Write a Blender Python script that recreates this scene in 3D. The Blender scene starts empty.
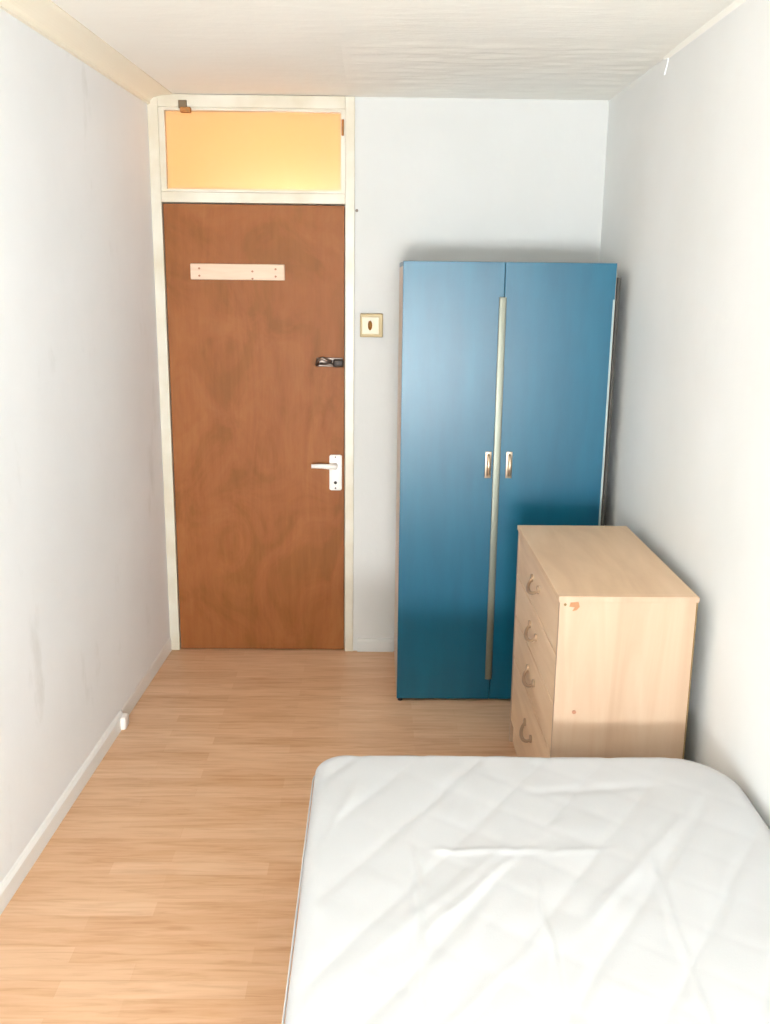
import bpy, bmesh, math, random
from mathutils import Vector, Matrix, noise
S = bpy.context.scene
COL = S.collection
random.seed(4)

# ---------------------------------------------------------------- camera, light, exposure
H, W, KX, X0, REAR = 2.408, 1.842, 0.042, -0.041, -6.60     # room height, width at the far wall, left wall skew
cam_d = bpy.data.cameras.new('camera'); cam = bpy.data.objects.new('camera', cam_d); COL.objects.link(cam)
S.camera = cam
p, yw, rl = 0.2366, 0.0134, 0.0115
fw = Vector((math.sin(yw)*math.cos(p), math.cos(yw)*math.cos(p), -math.sin(p)))
ri = Vector((math.cos(yw), -math.sin(yw), 0)); up = ri.cross(fw)
ri2 = ri*math.cos(rl)+up*math.sin(rl); up2 = -ri*math.sin(rl)+up*math.cos(rl)
m = Matrix((ri2, up2, -fw)).transposed().to_4x4(); m.translation = Vector((0.8878, -4.2274, 1.6845))
cam.matrix_world = m
cam_d.sensor_fit = 'VERTICAL'; cam_d.sensor_height = 36; cam_d.lens = 965.6/1024*36
cam_d.clip_start = 0.02

world = bpy.data.worlds.new('world'); S.world = world; world.use_nodes = True
world.node_tree.nodes['Background'].inputs['Color'].default_value = (0.80, 0.90, 1.0, 1)
world.node_tree.nodes['Background'].inputs['Strength'].default_value = 1.5

def area(name, loc, rot, sx, sy, e, col):
    d = bpy.data.lights.new(name, 'AREA'); d.shape = 'RECTANGLE'; d.size = sx; d.size_y = sy; d.energy = e; d.color = col
    o = bpy.data.objects.new(name, d); o.location = loc; o.rotation_euler = rot; COL.objects.link(o); return o
area('window_daylight', (0.86, REAR-0.20, 1.30), (math.radians(90), 0, 0), 1.62, 1.70, 14, (0.92, 0.965, 1.0))
area('window_upward_fill', (0.86, REAR-0.60, 0.70), (math.radians(90+52), 0, 0), 2.1, 1.1, 370, (0.945, 0.97, 1.0))  # added upward fill lamp standing in for ground bounce, lifts ceiling and walls
hl = bpy.data.lights.new('hall_lamp_light', 'POINT'); hl.energy = 10.5; hl.color = (1.0, 0.55, 0.25); hl.shadow_soft_size = .12
hlo = bpy.data.objects.new('hall_lamp_light', hl); hlo.location = (0.45, 1.02, 2.05); COL.objects.link(hlo)

S.view_settings.view_transform = 'Standard'; S.view_settings.look = 'None'
S.view_settings.gamma = 1; S.view_settings.use_curve_mapping = False
S.view_settings.exposure = 1.0

# ---------------------------------------------------------------- materials
def lin(c):
    return tuple(((x/255)/12.92 if x/255 <= .04045 else ((x/255+.055)/1.055)**2.4) for x in c)+(1,)
def mat(name, rgb, rough=.5, metal=0, spec=.5):
    mt = bpy.data.materials.new(name); mt.use_nodes = True
    b = mt.node_tree.nodes['Principled BSDF']
    b.inputs['Base Color'].default_value = lin(rgb); b.inputs['Roughness'].default_value = rough
    b.inputs['Metallic'].default_value = metal; b.inputs['Specular IOR Level'].default_value = spec
    return mt
def nd(mt, t, **kw):
    n = mt.node_tree.nodes.new(t)
    for k, v in kw.items():
        if k in n.inputs: n.inputs[k].default_value = v
        else: setattr(n, k, v)
    return n
def ln(mt, a, b): mt.node_tree.links.new(a, b)
def coords(mt, scale=(1,1,1), rot=(0,0,0)):
    t = nd(mt, 'ShaderNodeTexCoord'); g = nd(mt, 'ShaderNodeMapping')
    g.inputs['Scale'].default_value = scale; g.inputs['Rotation'].default_value = rot
    ln(mt, t.outputs['Object'], g.inputs['Vector']); return g.outputs['Vector']
def ramp(mt, fac, stops):
    r = nd(mt, 'ShaderNodeValToRGB'); e = r.color_ramp.elements
    e[0].position, e[0].color = stops[0]; e[1].position, e[1].color = stops[-1]
    for ps, c in stops[1:-1]:
        x = e.new(ps); x.color = c
    ln(mt, fac, r.inputs['Fac']); return r.outputs['Color']
def bump(mt, h, strength, dist=.01, normal=None):
    b = nd(mt, 'ShaderNodeBump', Strength=strength, Distance=dist); ln(mt, h, b.inputs['Height'])
    if normal: ln(mt, normal, b.inputs['Normal'])
    ln(mt, b.outputs['Normal'], mt.node_tree.nodes['Principled BSDF'].inputs['Normal']); return b.outputs['Normal']
def base(mt, c): ln(mt, c, mt.node_tree.nodes['Principled BSDF'].inputs['Base Color'])
def mix(mt, a, b, fac, mode='MIX'):
    n = nd(mt, 'ShaderNodeMix', data_type='RGBA', blend_type=mode)
    for v, i in ((fac, 0), (a, 6), (b, 7)):
        if isinstance(v, (tuple, float, int)): n.inputs[i].default_value = v
        else: ln(mt, v, n.inputs[i])
    return n.outputs[2]

def plaster(name, c1, c2, smudge=None):
    mt = mat(name, c1, .75, 0, .3)
    v = coords(mt)
    n1 = nd(mt, 'ShaderNodeTexNoise', Scale=1.6, Detail=4.0, Roughness=.6); ln(mt, v, n1.inputs['Vector'])
    c = ramp(mt, n1.outputs['Fac'], [(.35, lin(c1)), (.7, lin(c2))])
    if smudge:
        n3 = nd(mt, 'ShaderNodeTexNoise', Scale=1.0, Detail=6.0, Roughness=.65)
        ln(mt, coords(mt, (9, 5, 2.2)), n3.inputs['Vector'])
        f = ramp(mt, n3.outputs['Fac'], [(.60, (0,0,0,1)), (.74, (.55,.55,.55,1))])
        c = mix(mt, c, lin(smudge), f)
    base(mt, c)
    n2 = nd(mt, 'ShaderNodeTexNoise', Scale=26.0, Detail=5.0, Roughness=.6); ln(mt, coords(mt, (1,1,.5)), n2.inputs['Vector'])
    bump(mt, n2.outputs['Fac'], .10, .01)
    return mt
M = {}
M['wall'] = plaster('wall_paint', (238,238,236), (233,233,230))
M['wall_b'] = plaster('wall_paint_far_dimmed', (206,205,202), (202,201,197))  # same white walls, darkened here to offset the direct window light
M['wall_l'] = plaster('wall_paint_marked', (238,239,240), (233,234,235), (216,216,214))
M['white_gloss'] = mat('cream_gloss_paint', (222,214,196), .35)
nz = nd(M['white_gloss'], 'ShaderNodeTexNoise', Scale=7.0, Detail=5.0); ln(M['white_gloss'], coords(M['white_gloss']), nz.inputs['Vector'])
base(M['white_gloss'], ramp(M['white_gloss'], nz.outputs['Fac'], [(.4, lin((212,205,189))), (.72, lin((201,190,168)))]))
M['skirting'] = mat('skirting_paint', (232,231,228), .4)
M['cornice'] = mat('cornice_plaster', (240,232,213), .7)
# ceiling: brushed texture paint
mt = M['ceiling'] = mat('textured_ceiling_paint', (238,234,222), .8)
nz = nd(mt, 'ShaderNodeTexNoise', Scale=1.0, Detail=6.0, Roughness=.62); ln(mt, coords(mt, (7, 22, 1)), nz.inputs['Vector'])
n2 = nd(mt, 'ShaderNodeTexNoise', Scale=1.3, Detail=2.0); ln(mt, coords(mt), n2.inputs['Vector'])
base(mt, ramp(mt, n2.outputs['Fac'], [(.3, lin((244,241,233))), (.7, lin((239,235,225)))]))
bump(mt, nz.outputs['Fac'], .2, .012)
# laminate floor
mt = M['floor'] = mat('oak_laminate', (214,170,122), .38, 0, .4)
v = coords(mt)
br = nd(mt, 'ShaderNodeTexBrick', Scale=1.0); br.offset = .37; br.offset_frequency = 2
for k, x in (('Mortar Size', .0009), ('Mortar Smooth', .3), ('Brick Width', .46), ('Row Height', .062), ('Bias', 0.0)): br.inputs[k].default_value = x
br.inputs['Color1'].default_value = (0,0,0,1); br.inputs['Color2'].default_value = (1,1,1,1); br.inputs['Mortar'].default_value = (.3,.3,.3,1)
ln(mt, v, br.inputs['Vector'])
g1 = nd(mt, 'ShaderNodeTexNoise', Scale=1.0, Detail=6.0, Roughness=.6, Distortion=.6); ln(mt, coords(mt, (5, 60, 1)), g1.inputs['Vector'])
g2 = nd(mt, 'ShaderNodeTexNoise', Scale=1.0, Detail=3.0, Distortion=1.0); ln(mt, coords(mt, (2.2, 9, 1)), g2.inputs['Vector'])
cb = ramp(mt, br.outputs['Color'], [(0, lin((200,150,110))), (.5, lin((216,172,134))), (1, lin((231,195,161)))])
cg = ramp(mt, g1.outputs['Fac'], [(.3, lin((166,108,64))), (.52, lin((220,177,140))), (.75, lin((237,203,169)))])
cc = mix(mt, cb, cg, .45)
cc = mix(mt, cc, ramp(mt, g2.outputs['Fac'], [(.3, lin((200,149,107))), (.65, lin((225,185,149)))]), .3)
base(mt, cc)
# door veneer
mt = M['door'] = mat('brown_plywood_veneer', (165,108,64), .5, 0, .22)
wv = nd(mt, 'ShaderNodeTexNoise', Scale=1.0, Detail=5.0, Roughness=.55, Distortion=2.2); ln(mt, coords(mt, (7, 1, 1.3)), wv.inputs['Vector'])
w2 = nd(mt, 'ShaderNodeTexNoise', Scale=1.0, Detail=6.0, Roughness=.7, Distortion=.5); ln(mt, coords(mt, (46, 1, 3.2)), w2.inputs['Vector'])
ca = ramp(mt, wv.outputs['Fac'], [(.3, lin((125,70,28))), (.5, lin((141,82,37))), (.72, lin((154,96,48)))])
cb = ramp(mt, w2.outputs['Fac'], [(.3, lin((122,70,28))), (.7, lin((160,104,56)))])
w3 = nd(mt, 'ShaderNodeTexNoise', Scale=1.0, Detail=4.0, Roughness=.6, Distortion=1.4); ln(mt, coords(mt, (4.5, 1, 3.0)), w3.inputs['Vector'])
c3 = ramp(mt, w3.outputs['Fac'], [(.38, lin((120,72,24))), (.52, lin((146,84,42))), (.66, lin((156,98,54)))])
base(mt, mix(mt, mix(mt, ca, cb, .32), c3, .42))
# chest beech laminate, one material toned per face to even out the light
def wood(name, a, b, c, sc, rough=.42):
    mt = mat(name, b, rough, 0, .4)
    n = nd(mt, 'ShaderNodeTexNoise', Scale=1.0, Detail=5.0, Roughness=.55, Distortion=.7); ln(mt, coords(mt, sc), n.inputs['Vector'])
    base(mt, ramp(mt, n.outputs['Fac'], [(.3, lin(a)), (.5, lin(b)), (.72, lin(c))])); return mt
M['beech_v'] = wood('beech_laminate_side_dimmed', (180,150,124), (187,157,131), (193,165,140), (14, 14, 1.4))  # side tone lowered because the window light falls straight on it
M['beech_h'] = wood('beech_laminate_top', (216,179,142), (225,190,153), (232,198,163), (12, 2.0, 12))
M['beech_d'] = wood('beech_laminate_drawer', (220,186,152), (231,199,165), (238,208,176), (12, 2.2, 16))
M['hardboard'] = mat('brown_hardboard', (124,98,58), .8)
M['pale_wood'] = wood('bare_pale_wood', (208,178,152), (216,188,164), (222,198,176), (3, 20, 30), .6)
M['brown_wood'] = wood('brown_wood_block', (150,92,40), (176,112,48), (120,90,50), (30, 30, 30), .6)
# wardrobe paint
mt = M['blue'] = mat('blue_furniture_paint', (10,108,142), .33, 0, .5)
n = nd(mt, 'ShaderNodeTexNoise', Scale=1.0, Detail=4.0, Roughness=.6); ln(mt, coords(mt, (9, 9, 1.6)), n.inputs['Vector'])
base(mt, ramp(mt, n.outputs['Fac'], [(.35, lin((0,80,106))), (.7, lin((0,90,116)))]))
nb = nd(mt, 'ShaderNodeTexNoise', Scale=14.0, Detail=3.0); ln(mt, coords(mt), nb.inputs['Vector']); bump(mt, nb.outputs['Fac'], .05, .01)
M['side'] = wood('wardrobe_side_laminate', (196,176,156), (208,190,172), (216,200,184), (12, 12, 1.4))
M['edge'] = mat('worn_edge_strip', (158,172,170), .4)
M['dark_side'] = mat('dark_side_strip', (66,62,56), .7)
M['strip'] = mat('satin_metal_strip', (128,130,118), .45, .7)
M['brass'] = mat('pale_brass', (206,182,156), .36, .85)
M['dark'] = mat('dark_plinth', (46,34,32), .7)
M['chrome'] = mat('dull_steel', (112,100,92), .4, .85)
M['black'] = mat('blackened_metal', (44,34,28), .45, .4)
M['umber'] = mat('umber_block', (112,92,66), .6)
M['white_metal'] = mat('white_enamel', (240,234,228), .3)
M['switch_brass'] = mat('aged_brass_plate', (172,152,112), .5, .2)
M['switch_cream'] = mat('cream_plastic', (210,197,168), .4)
M['switch_dark'] = mat('brown_rocker', (140,90,14), .4)
M['bronze'] = mat('bronze_handle', (176,146,118), .45, .35)
M['rail'] = mat('drawer_rail', (150,118,86), .7)
M['tape'] = mat('old_tape', (170,118,78), .6)
M['hole'] = mat('screw_cap', (165,110,84), .6)
M['crease'] = mat('grey_nail', (120,108,98), .5, .5)
# mattress fabric
mt = M['fabric'] = mat('white_quilted_cotton', (196,196,197), .85, 0, .2)
nf = nd(mt, 'ShaderNodeTexNoise', Scale=240.0, Detail=2.0); ln(mt, coords(mt), nf.inputs['Vector']); bump(mt, nf.outputs['Fac'], .12, .002)
M['divan'] = mat('cream_divan_fabric', (222,216,206), .9)
# glass
def thin_glass(name, tint, transl):
    mt = bpy.data.materials.new(name); mt.use_nodes = True; nt = mt.node_tree; nt.nodes.clear()
    out = nt.nodes.new('ShaderNodeOutputMaterial'); tr = nt.nodes.new('ShaderNodeBsdfTransparent'); tr.inputs[0].default_value = tint
    tl = nt.nodes.new('ShaderNodeBsdfTranslucent'); tl.inputs[0].default_value = tint
    gl = nt.nodes.new('ShaderNodeBsdfGlossy'); gl.inputs['Roughness'].default_value = .12
    a = nt.nodes.new('ShaderNodeMixShader'); a.inputs[0].default_value = transl
    b = nt.nodes.new('ShaderNodeMixShader'); b.inputs[0].default_value = .05
    nt.links.new(tr.outputs[0], a.inputs[1]); nt.links.new(tl.outputs[0], a.inputs[2])
    nt.links.new(a.outputs[0], b.inputs[1]); nt.links.new(gl.outputs[0], b.inputs[2]); nt.links.new(b.outputs[0], out.inputs[0])
    return mt
M['frosted'] = thin_glass('frosted_glass', (1,.97,.9,1), .75)
M['glass'] = thin_glass('window_glass', (.96,.98,.98,1), 0.0)
M['hall'] = mat('hall_paint', (240,226,196), .8)

# ---------------------------------------------------------------- helpers
def link(name, bm, material, parent=None, smooth=False, origin=None):
    me = bpy.data.meshes.new(name)
    off = Vector(origin) if origin else (Vector(parent.get('_org', (0,0,0))) if parent else Vector((0,0,0)))
    if not parent and origin is None:
        xs = [v.co for v in bm.verts]
        off = Vector(((min(c.x for c in xs)+max(c.x for c in xs))/2, (min(c.y for c in xs)+max(c.y for c in xs))/2, min(c.z for c in xs)))
    for v in bm.verts: v.co -= off
    bmesh.ops.recalc_face_normals(bm, faces=bm.faces)
    bm.to_mesh(me); bm.free()
    if smooth:
        for f in me.polygons: f.use_smooth = True
    me.materials.append(material)
    o = bpy.data.objects.new(name, me); COL.objects.link(o)
    if parent: o.parent = parent; ORG[o.name] = off
    else: o.location = off; ORG[o.name] = off
    return o
ORG = {}
def part(name, bm, material, parent, smooth=False):
    return link(name, bm, material, parent, smooth, origin=ORG[parent.name])
def thing(name, label, cat, loc, group=None):
    o = bpy.data.objects.new(name, None); o.empty_display_size = .1; COL.objects.link(o); o.location = loc
    ORG[o.name] = Vector(loc); o['label'] = label; o['category'] = cat
    if group: o['group'] = group
    return o
def tag(o, label, cat): o['label'] = label; o['category'] = cat; return o
def struct(o): o['kind'] = 'structure'; return o
def box(x0, x1, y0, y1, z0, z1, bev=0, seg=2, bm=None):
    b = bm or bmesh.new()
    t = bmesh.new()
    vs = [t.verts.new((x, y, z)) for z in (z0, z1) for y in (y0, y1) for x in (x0, x1)]
    for f in ((0,1,3,2), (4,6,7,5), (0,4,5,1), (2,3,7,6), (0,2,6,4), (1,5,7,3)): t.faces.new([vs[i] for i in f])
    if bev: bmesh.ops.bevel(t, geom=list(t.edges), offset=bev, segments=seg, profile=.5, affect='EDGES')
    mp = {v: b.verts.new(v.co) for v in t.verts}
    for f in t.faces: b.faces.new([mp[v] for v in f.verts])
    t.free(); return b
def tube(pts, r, n=10, bm=None):
    b = bm or bmesh.new(); pts = [Vector(q) for q in pts]; rings = []
    rs = r if isinstance(r, (list, tuple)) else [r]*len(pts)
    prev = None
    for i, q in enumerate(pts):
        d = (pts[min(i+1, len(pts)-1)]-pts[max(i-1, 0)]).normalized()
        a = prev if prev else (Vector((0,0,1)) if abs(d.z) < .9 else Vector((1,0,0)))
        u = (a-d*a.dot(d)).normalized(); prev = u; w = d.cross(u)
        rings.append([b.verts.new(q+(u*math.cos(2*math.pi*k/n)+w*math.sin(2*math.pi*k/n))*rs[i]) for k in range(n)])
    for i in range(len(rings)-1):
        for k in range(n): b.faces.new((rings[i][k], rings[i][(k+1)%n], rings[i+1][(k+1)%n], rings[i+1][k]))
    b.faces.new(rings[0][::-1]); b.faces.new(rings[-1]); return b
def prism(poly, axis, a, c, bm=None):
    """poly: (u,v) points; axis 'y': u=x v=z extruded along y from a to c; axis 'x': u=y v=z; axis 'z': u=x v=y"""
    b = bm or bmesh.new()
    f = {'y': lambda u, v, t: (u, t, v), 'x': lambda u, v, t: (t, u, v), 'z': lambda u, v, t: (u, v, t)}[axis]
    A = [b.verts.new(f(u, v, a)) for u, v in poly]; B = [b.verts.new(f(u, v, c)) for u, v in poly]
    b.faces.new(A); b.faces.new(B[::-1])
    for i in range(len(poly)):
        j = (i+1) % len(poly); b.faces.new((A[i], A[j], B[j], B[i]))
    return b
def lx(y): return X0+KX*y          # x of the left wall's face at depth y
def skew(bm, ref=0.0):             # shear a strip built against x=0 so that it follows the left wall
    for v in bm.verts: v.co.x += lx(v.co.y)
    return bm

# ---------------------------------------------------------------- room shell
XL = lx(REAR)-.12
struct(link('floor', box(XL, W+.12, REAR-.12, .0, -.1, 0), M['floor']))
struct(link('ceiling', box(XL, W+.12, REAR-.12, .12, H, H+.1), M['ceiling']))
struct(link('wall_left', skew(box(-.12, 0, REAR, .12, 0, H)), M['wall_l']))
struct(link('wall_right', box(W, W+.12, REAR, .12, 0, H), M['wall']))
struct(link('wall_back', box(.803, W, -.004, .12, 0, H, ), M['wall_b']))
b = box(XL, W+.12, REAR-.12, REAR, 0, .45)
box(XL, W+.12, REAR-.12, REAR, 2.18, H, bm=b); box(XL, .02, REAR-.12, REAR, .45, 2.18, bm=b); box(1.70, W+.12, REAR-.12, REAR, .45, 2.18, bm=b)
struct(link('wall_front', b, M['wall']))
# rear window behind the camera, the source of the daylight
b = box(.02, .08, REAR-.09, REAR-.03, .45, 2.18)
box(1.64, 1.70, REAR-.09, REAR-.03, .45, 2.18, bm=b); box(.08, 1.64, REAR-.09, REAR-.03, .45, .51, bm=b)
box(.08, 1.64, REAR-.09, REAR-.03, 2.12, 2.18, bm=b); box(.835, .885, REAR-.09, REAR-.03, .51, 2.12, bm=b)
w2 = struct(link('window_2', b, M['white_metal']))
part('pane', box(.08, 1.64, REAR-.063, REAR-.057, .51, 2.12), M['glass'], w2)
part('window_sill', box(-.02, 1.74, REAR-.03, REAR+.10, .42, .45, .006), M['white_metal'], w2)

# cornice along the left wall (cove profile)
def cove(x0, z1, wd, dp):
    pr = [(x0, z1-dp), (x0+.012, z1-dp)]
    for k in range(0, 9):
        a = math.pi/2*k/8
        pr.append((x0+.012+(wd-.024)*(1-math.cos(a)), z1-dp+.008+(dp-.014)*math.sin(a)))
    pr += [(x0+wd, z1-.004), (x0+wd, z1), (x0, z1)]
    return pr
struct(link('trim_1', skew(prism(cove(0, H, .104, .042), 'y', REAR, -.012)), M['cornice'], smooth=False))
# slightly lowered brushed plaster patch at the far right of the ceiling
b = bmesh.new(); NX, NY = 90, 70; g = []
for j in range(NY+1):
    row = []
    for i in range(NX+1):
        x = .776+(W-.776)*i/NX; y = -1.02+1.016*j/NY
        e = (y+.97+.03*noise.noise(Vector((x*5, 2.2, .3))))/.10; e = max(0, min(1, e)); e = e*e*(3-2*e)
        ex = max(0, min(1, (x-.776)/.06))
        t = .0004+(.0022+.0022*noise.noise(Vector((x*6, y*30, .7)))+.0012*noise.noise(Vector((x*14, y*60, 3.7))))*e*ex
        row.append(b.verts.new((x, y, H-max(.0003, t))))
    g.append(row)
for j in range(NY):
    for i in range(NX): b.faces.new((g[j][i], g[j][i+1], g[j+1][i+1], g[j+1][i]))
tt = [b.verts.new((x, y, H+.001)) for x, y in ((.776, -1.02), (W, -1.02), (W, -.004), (.776, -.004))]; b.faces.new(tt)
struct(link('trim_2', b, M['ceiling'], smooth=True))
# thin bead in the right ceiling corner, ending in a tongue of filler
pr = [(W, H-.014), (W-.004, H-.010), (W-.008, H-.004), (W-.010, H), (W, H)]
struct(link('trim_3', prism(pr, 'y', REAR, -.79), M['ceiling']))
b = prism([(-.835, H-.003), (-.775, H-.003), (-.782, H-.03), (-.80, H-.06), (-.812, H-.04), (-.83, H-.022)], 'x', W-.0035, W)
bmesh.ops.bevel(b, geom=list(b.edges), offset=.0012, segments=2, affect='EDGES')
struct(link('trim_4', b, M['wall']))
# skirting: thin far piece, thicker near piece, ending in a small block
pr = [(0, 0), (.004, 0), (.004, .056), (.002, .062), (0, .064)]
struct(link('baseboard_left', skew(prism(pr, 'y', -.78, -.012)), M['skirting']))
pr = [(0, 0), (.013, 0), (.013, .052), (.007, .062), (0, .066)]
struct(link('trim_5', skew(prism(pr, 'y', REAR, -.80)), M['skirting']))
pr = [(0, 0), (-.012, 0), (-.012, .05), (-.008, .062), (0, .064)]
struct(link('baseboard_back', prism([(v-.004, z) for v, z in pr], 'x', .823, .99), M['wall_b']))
struct(link('baseboard_right', prism([(W, 0), (W-.014, 0), (W-.014, .07), (W, .08)], 'y', REAR, -.02), M['skirting']))
xw = lx(-.79)
b = box(xw+.001, xw+.030, -.835, -.775, 0.0, .050, .010, 4)
tag(link('door_stop', b, M['white_metal'], smooth=True), 'small rounded white door stop on the floor against the left skirting board', 'door stop')

# ---------------------------------------------------------------- door frame and door
FY = -.014
struct(link('trim_6', box(-.046, .0, FY, .11, 0, H-.002, .003), M['white_gloss']))                    # left post
b = box(.764, .803, FY, .11, 0.0, H-.002, .003); struct(link('trim_7', b, M['white_gloss']))            # right post
struct(link('trim_8', box(0, .764, FY, .11, 1.986, 2.028, .003), M['white_gloss']))                     # transom bar
struct(link('trim_9', box(0, .764, FY, .11, 2.357, H-.002, .003), M['white_gloss']))                    # head
struct(link('trim_10', box(0, .764, 0.0, .11, -.1, .0), M['floor']))                                    # threshold

b = box(0, .012, .045, .06, 0, 1.986); box(.752, .764, .045, .06, 0, 1.986, bm=b); box(.012, .752, .045, .06, 1.974, 1.986, bm=b)
struct(link('trim_11', b, M['white_gloss']))  # unseen strips behind the door, added to block hall light at the gaps
door = struct(link('door_1', box(.003, .760, 0.0, .042, .004, 1.981, .002), M['door']))
hp = part('door_handle', box(.695, .750, -.009, 0, .765, .925, .008, 3), M['white_metal'], door, True); hp['label'] = 'white enamelled handle plate'
b = tube([(.722, -.004, .878), (.722, -.046, .878)], .011, 14)
tube([(.728, -.046, .878), (.70, -.048, .879), (.66, -.046, .881), (.618, -.043, .880)], [.012, .012, .0105, .009], 12, bm=b)
lv = link('lever', b, M['white_metal'], hp, True, origin=ORG[door.name])
b = tube([(.722, -.008, .80), (.722, -.011, .80)], .007, 12); link('keyhole', b, M['black'], hp, origin=ORG[door.name])
for zz in (.915, .775):
    link('screw', tube([(.722, -.008, zz), (.722, -.0105, zz)], .004, 10), M['chrome'], hp, origin=ORG[door.name])
# night latch
la = part('latch', box(.640, .755, -.006, 0, 1.312, 1.352, .003), M['chrome'], door); la['label'] = 'dark steel surface latch'
b = box(.712, .758, -.028, -.005, 1.312, 1.346, .007, 3); link('latch_case', b, M['black'], la, True, origin=ORG[door.name])
b = tube([(.642, -.012, 1.318), (.648, -.024, 1.342), (.668, -.030, 1.350), (.688, -.026, 1.340), (.706, -.018, 1.334)], .0075, 10)
link('latch_knob', b, M['chrome'], la, True, origin=ORG[door.name])
link('bolt', tube([(.65, -.012, 1.326), (.735, -.016, 1.322)], .006, 10), M['chrome'], la, True, origin=ORG[door.name])
# pale batten
bt = part('batten', box(.110, .508, -.016, 0, 1.674, 1.740, .004), M['pale_wood'], door); bt['label'] = 'pale wooden batten across the upper door'
for xx, zz in ((.148, 1.706), (.470, 1.706), (.372, 1.696)):
    link('screw', tube([(xx, -.015, zz+.014), (xx, -.0185, zz+.014)], .0045, 10), M['hole'], bt, origin=ORG[door.name])
    link('screw', tube([(xx, -.015, zz-.016), (xx, -.0185, zz-.016)], .0045, 10), M['hole'], bt, origin=ORG[door.name])
# light over the door
b = box(0, .024, -.004, .05, 2.028, 2.357); box(.745, .764, -.004, .05, 2.028, 2.357, bm=b)
box(.024, .745, -.004, .05, 2.028, 2.040, bm=b); box(.024, .745, -.004, .05, 2.346, 2.357, bm=b)
w1 = struct(link('window_1', b, M['white_gloss']))
part('pane', box(.024, .745, .020, .025, 2.040, 2.346), M['frosted'], w1)
hg = part('catch', box(.086, .120, -.024, -.0135, 2.350, 2.382, .003), M['umber'], w1); hg['label'] = 'small brown wooden block on the frame head'
for v in hg.data.vertices: pass
b = box(.094, .136, -.034, -.006, 2.334, 2.354, .003); link('catch_tongue', b, M['brown_wood'], hg, origin=ORG[w1.name])
part('hinge', box(.748, .758, -.016, -.003, 2.255, 2.318, .003), M['brown_wood'], w1)
# nail in the post beside the door top
tag(link('nail', tube([(.812, -.0035, 1.962), (.812, -.009, 1.962)], .0065, 10), M['crease']), 'small grey nail head in the frame right of the door top', 'nail')

# light switch
sw = thing('light_switch', 'square cream light switch with brass edge between door and blue wardrobe', 'light switch', (.876, -.004, 1.443))
part('back_box', box(.828, .926, -.022, -.0045, 1.441, 1.541, .004), M['switch_brass'], sw)
part('face_plate', box(.836, .910, -.029, -.021, 1.454, 1.528, .003), M['switch_cream'], sw)
b = tube([(.871, -.028, 1.491), (.871, -.036, 1.489)], [.016, .013], 16)
for v in b.verts: v.co.x = .871+(v.co.x-.871)*.62; v.co.z = 1.491+(v.co.z-1.491)*1.35
part('rocker', b, M['switch_dark'], sw, True)

# hall beyond the door, lit by its own warm lamp
b = box(-1.2, 2.4, 1.25, 1.35, 0, H+.3); box(-1.3, -1.2, .12, 1.35, 0, H+.3, bm=b); box(2.4, 2.5, .12, 1.35, 0, H+.3, bm=b)
box(-1.2, -.05, .12, .14, 0, H+.3, bm=b); box(.81, 2.4, .12, .14, 0, H+.3, bm=b); box(-.05, .81, .12, .14, H, H+.3, bm=b)
struct(link('wall_hall', b, M['hall']))
struct(link('floor_hall', box(-1.3, 2.5, .11, 1.35, -.1, 0), M['floor']))
struct(link('ceiling_hall', box(-1.3, 2.5, .12, 1.35, H+.3, H+.4), M['hall']))

# ---------------------------------------------------------------- wardrobe
ax0, ax1, ay0, ay1, ah = .994, 1.791, -.553, -.02, 1.751
wd = thing('wardrobe', 'tall blue painted two door wardrobe in the far right corner', 'wardrobe', ((ax0+ax1)/2, (ay0+ay1)/2, 0))
b = box(ax0, ax0+.016, ay0+.020, ay1, .0, ah-.018); box(ax1-.016, ax1, ay0+.020, ay1, .0, ah-.018, bm=b)
box(ax0+.016, ax1-.016, ay0+.022, ay1, .06, .076, bm=b)
part('carcass', b, M['side'], wd)
dk = part('side_strip', box(ax1+.0005, ax1+.013, ay0+.006, ay1, 0, 1.70, .002), M['dark_side'], wd); dk['label'] = 'dark strip along the right side of the wardrobe'  # dark strip between the carcass side and the wall
part('back_panel', box(ax0+.016, ax1-.016, ay1-.006, ay1, .076, ah-.018), M['hardboard'], wd)
part('top', box(ax0, ax1-.004, ay0+.019, ay1, ah-.018, ah-.001, .001), M['blue'], wd)
part('plinth', box(ax0+.016, ax1-.016, ay0+.035, ay0+.050, 0, .06), M['dark'], wd)
cx = 1.372
d1 = part('door', box(ax0, cx-.0008, ay0, ay0+.018, .012, ah, .0015), M['blue'], wd)
d2 = part('door', box(cx+.0008, ax1-.006, ay0, ay0+.018, .012, ah, .0015), M['blue'], wd)
O = ORG[wd.name]
def pull(x, z0, z1, dr):
    b = box(x-.012, x+.012, ay0-.004, ay0, z0, z1, .0018)
    tube([(x, ay0-.004, z0+.012), (x, ay0-.02, z0+.018), (x, ay0-.024, (z0+z1)/2), (x, ay0-.02, z1-.018), (x, ay0-.004, z1-.012)], [.005, .007, .0085, .007, .005], 10, bm=b)
    link('handle', b, M['brass'], dr, True, origin=O)
pull(1.334, .938, 1.042, d1); pull(1.415, .938, 1.042, d2)
b = box(1.353, 1.380, ay0-.007, ay0-.0005, .10, 1.625, .0025, 3)
cs = part('closing_strip', b, M['strip'], wd, True); cs['label'] = 'satin metal strip over the joint of the doors'
e = link('edge_strip', box(ax1-.013, ax1-.0065, ay0-.0012, ay0+.018, .50, 1.62), M['edge'], d2, origin=O); e['label'] = 'pale worn edge of the right door'
for xx in (ax0+.010, ax1-.03):
    part('foot', tube([(xx+.004, ay0+.012, 0), (xx+.004, ay0+.012, .014)], .010, 12), M['dark'], wd)

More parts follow.
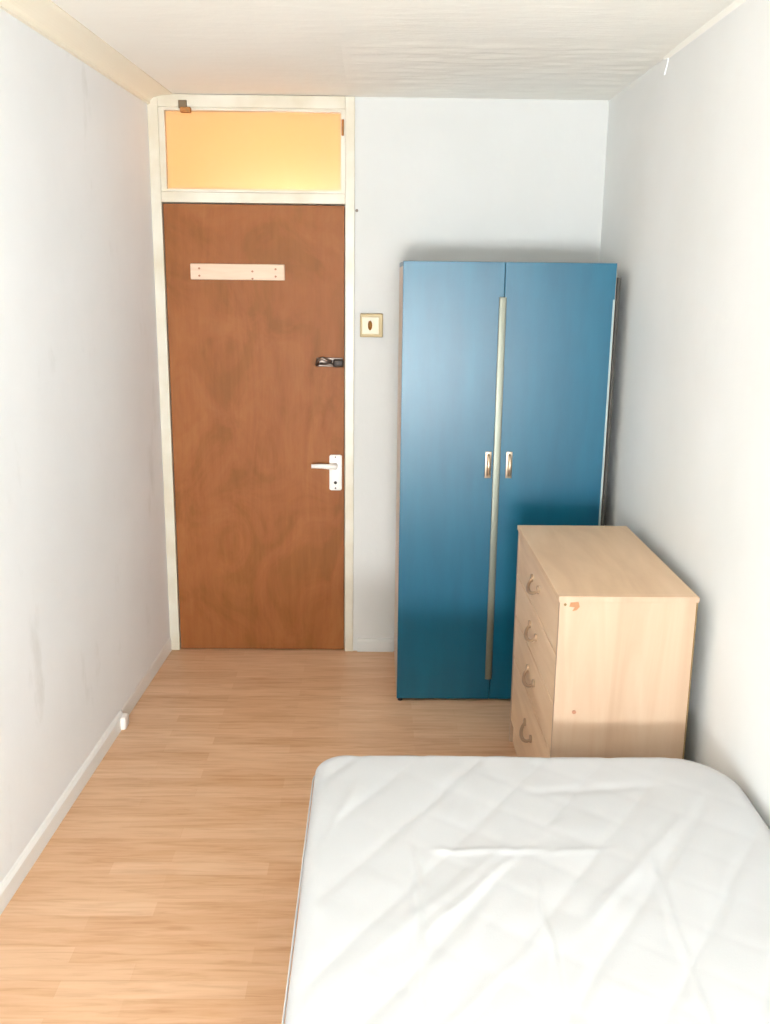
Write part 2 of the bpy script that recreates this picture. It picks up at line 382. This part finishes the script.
# ---------------------------------------------------------------- chest of drawers
bx0, bx1, by0, by1, bh = 1.408, 1.797, -1.687, -.893, .8365
ch = thing('chest_of_drawers', 'pale beech chest with four drawers standing against the right wall behind the bed', 'chest of drawers', ((bx0+bx1)/2, (by0+by1)/2, 0))
part('top', box(bx0-.002, bx1, by0-.002, by1+.002, bh-.016, bh, .0015), M['beech_h'], ch)
eb = part('top_edge', box(bx0-.002, bx1, by0-.0032, by0-.0018, bh-.0155, bh-.0005), M['beech_v'], ch)  # added sliver in the dimmed side tone, darkens the brightly lit top edge
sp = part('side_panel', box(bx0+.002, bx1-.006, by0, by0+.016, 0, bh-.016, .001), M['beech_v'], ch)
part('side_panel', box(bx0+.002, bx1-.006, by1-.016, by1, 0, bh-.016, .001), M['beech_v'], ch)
part('back_panel', box(bx1-.006, bx1-.001, by0+.002, by1-.002, .02, bh-.016), M['hardboard'], ch)
part('plinth', box(bx0+.014, bx0+.030, by0+.016, by1-.016, 0, .085), M['beech_d'], ch)
b = box(bx0+.030, bx1-.006, by0+.016, by1-.016, .085, .095)
for z in (.345, .500, .655): box(bx0+.022, bx0+.060, by0+.016, by1-.016, z-.008, z+.008, bm=b)
part('rail', b, M['rail'], ch)
OC = ORG[ch.name]
cy = (by0+by1)/2
for (z0, z1) in ((.090, .342), (.348, .497), (.503, .652), (.658, .816)):
    dr = part('drawer', box(bx0+.003, bx0+.020, by0+.018, by1-.018, z0, z1, .002), M['beech_d'], ch)
    zc = (z0+z1)/2+(.02 if z0 < .1 else .008)
    pts, rr = [], []
    for k in range(13):
        a = math.pi*k/12
        pts.append((bx0+.003-.022*math.sin(a), cy+.062*math.cos(a), zc-.024*math.sin(a))); rr.append(.0038+.0026*math.sin(a))
    b = tube(pts, rr, 10)
    for s in (-1, 1): tube([(bx0+.004, cy+s*.062, zc), (bx0-.003, cy+s*.062, zc)], .013, 14, bm=b)
    link('handle', b, M['bronze'], dr, True, origin=OC)
# marks on the near side panel
b = prism([(1.440, .818), (1.462, .820), (1.466, .806), (1.458, .796), (1.446, .793), (1.452, .804), (1.437, .806)], 'y', by0-.0012, by0+.0004)
tp = link('tape_scrap', b, M['tape'], sp, origin=OC); tp['label'] = 'torn scrap of brown tape'
link('screw_cap', tube([(1.468, by0, .489), (1.468, by0-.0015, .489)], .006, 12), M['hole'], sp, origin=OC)
link('screw_cap', tube([(1.425, by0, .812), (1.425, by0-.0015, .812)], .004, 12), M['hardboard'], sp, origin=OC)
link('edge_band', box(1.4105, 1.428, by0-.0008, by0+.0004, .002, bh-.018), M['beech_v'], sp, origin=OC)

# ---------------------------------------------------------------- bed
mx0, mx1, my0, my1, mz0, mz1 = .745, 1.822, -3.86, -1.893, .235, .472
bed = thing('bed', 'bed with a bare white quilted mattress in the right foreground', 'bed', ((mx0+mx1)/2, (my0+my1)/2, 0))
part('divan_base', box(mx0+.03, mx1-.02, my0+.02, my1-.03, .05, mz0, .012, 3), M['divan'], bed)
for x in (mx0+.09, mx1-.08):
    for y in (my0+.1, my1-.1):
        part('leg', tube([(x, y, 0), (x, y, .052)], [.018, .022], 14), M['dark'], bed, True)
def outline(n_side=70, n_c=16):
    pts = []
    cr = [(mx1, my1, .16, 0), (mx0, my1, .065, 1), (mx0, my0, .09, 2), (mx1, my0, .09, 3)]
    segs = []
    for (x, y, r, q) in cr:
        ccx = x-r if x == mx1 else x+r; ccy = y-r if y == my1 else y+r
        segs.append([(ccx+r*math.cos(math.pi/2*(q+k/n_c)), ccy+r*math.sin(math.pi/2*(q+k/n_c))) for k in range(n_c+1)])
    for i in range(4):
        pts += segs[i]
        a, b2 = segs[i][-1], segs[(i+1) % 4][0]
        ns = n_side if i in (0, 2) else n_side*2
        pts += [(a[0]+(b2[0]-a[0])*k/ns, a[1]+(b2[1]-a[1])*k/ns) for k in range(1, ns)]
    return pts
def crease(x, y, ax, ay, bx, by_, w, h):
    dx, dy = bx-ax, by_-ay; L = math.hypot(dx, dy); t = ((x-ax)*dx+(y-ay)*dy)/(L*L)
    if t < -.1 or t > 1.1: return 0
    d = ((x-ax)*dy-(y-ay)*dx)/L
    d += .006*noise.noise(Vector((t*5, 3.1, ax*9)))
    fade = max(0, min(1, (t+.1)/.25))*max(0, min(1, (1.1-t)/.25))
    return h*math.exp(-(d/w)**2)*fade
CR = [(1.02, -2.35, 1.27, -2.345, .009, .0035), (1.28, -2.36, 1.42, -2.335, .009, .0025), (.985, -2.38, .975, -3.0, .010, .0045), (1.235, -2.50, 1.21, -3.1, .009, .0035),
      (1.50, -2.30, 1.46, -2.95, .010, .003), (.79, -2.30, .86, -2.05, .012, .003), (1.00, -2.62, 1.30, -2.25, .012, .0035), (.86, -2.72, 1.24, -2.28, .016, .003), (1.30, -2.62, 1.62, -2.20, .014, .003),
      (1.02, -2.88, 1.22, -2.62, .012, .003), (1.28, -2.1, 1.6, -2.06, .018, -.003)]
def top_z(x, y):
    q = .125
    wx = x+.012*noise.noise(Vector((x*3, y*3, 7))); wy = y+.012*noise.noise(Vector((x*3, y*3, 2)))
    u = (wx*.83-wy*.55)/q*.92; v = (wx*.62+wy*.80)/q
    du = abs(u-round(u)); dv = abs(v-round(v))
    quilt = -.0026*(math.exp(-(du/.09)**2)+math.exp(-(dv/.10)**2)*.25)
    z = quilt+.006*noise.noise(Vector((x*2.2, y*2.2, .4)))+.0022*noise.noise(Vector((x*11, y*11, 1.4)))
    for c in CR: z += crease(x, y, *c)
    return z
b = bmesh.new(); O2 = outline(); N = len(O2); mcx, mcy = (mx0+mx1)/2, (my0+my1)/2
SH = .038
rings = []
for k in range(9):                                   # side wall: bottom up
    z = mz0+(mz1-SH-mz0)*k/8; blg = .010*math.sin(math.pi*k/8)
    rr = []
    for x, y in O2:
        d = Vector((x-mcx, y-mcy)); n = Vector((d.x/(mx1-mcx), d.y/(my1-mcy)*.6)).normalized()
        s = blg+.004*noise.noise(Vector((x*6, y*6, z*8)))-(.012 if k == 0 else 0)
        rr.append(b.verts.new((min(x+n.x*s, W-.006), y+n.y*s, z)))
    rings.append(rr)
for k in range(1, 11):                               # shoulder
    a = math.pi/2*k/10; ins = SH*(1-math.cos(a)); zz = mz1-SH+SH*math.sin(a)
    rr = []
    for x, y in O2:
        fx = (mx1-mcx-ins)/(mx1-mcx); fy = (my1-mcy-ins)/(my1-mcy)
        px, py = mcx+(x-mcx)*fx, mcy+(y-mcy)*fy
        rr.append(b.verts.new((px, py, zz+top_z(px, py)*math.sin(a)**2)))
    rings.append(rr)
fx0 = (mx1-mcx-SH)/(mx1-mcx); fy0 = (my1-mcy-SH)/(my1-mcy)
K = 120
for k in range(1, K):
    s = 1-k/K
    rings.append([b.verts.new((mcx+(x-mcx)*fx0*s, mcy+(y-mcy)*fy0*s, mz1+top_z(mcx+(x-mcx)*fx0*s, mcy+(y-mcy)*fy0*s))) for x, y in O2])
for i in range(len(rings)-1):
    for k in range(N): b.faces.new((rings[i][k], rings[i][(k+1) % N], rings[i+1][(k+1) % N], rings[i+1][k]))
b.faces.new(rings[-1]); b.faces.new(rings[0][::-1])
ms = part('mattress', b, M['fabric'], bed, True); ms['label'] = 'white quilted mattress'
for z, nm in ((mz1-.052, 'piping'),):
    pts = []
    for x, y in O2[::3]:
        d = Vector(((x-mcx)/(mx1-mcx), (y-mcy)/(my1-mcy)*.6)).normalized()*.006
        pts.append((min(x+d.x, W-.005), y+d.y, z))
    pts.append(pts[0])
    link('piping', tube(pts, .0022, 6), M['fabric'], ms, True, origin=ORG[bed.name])
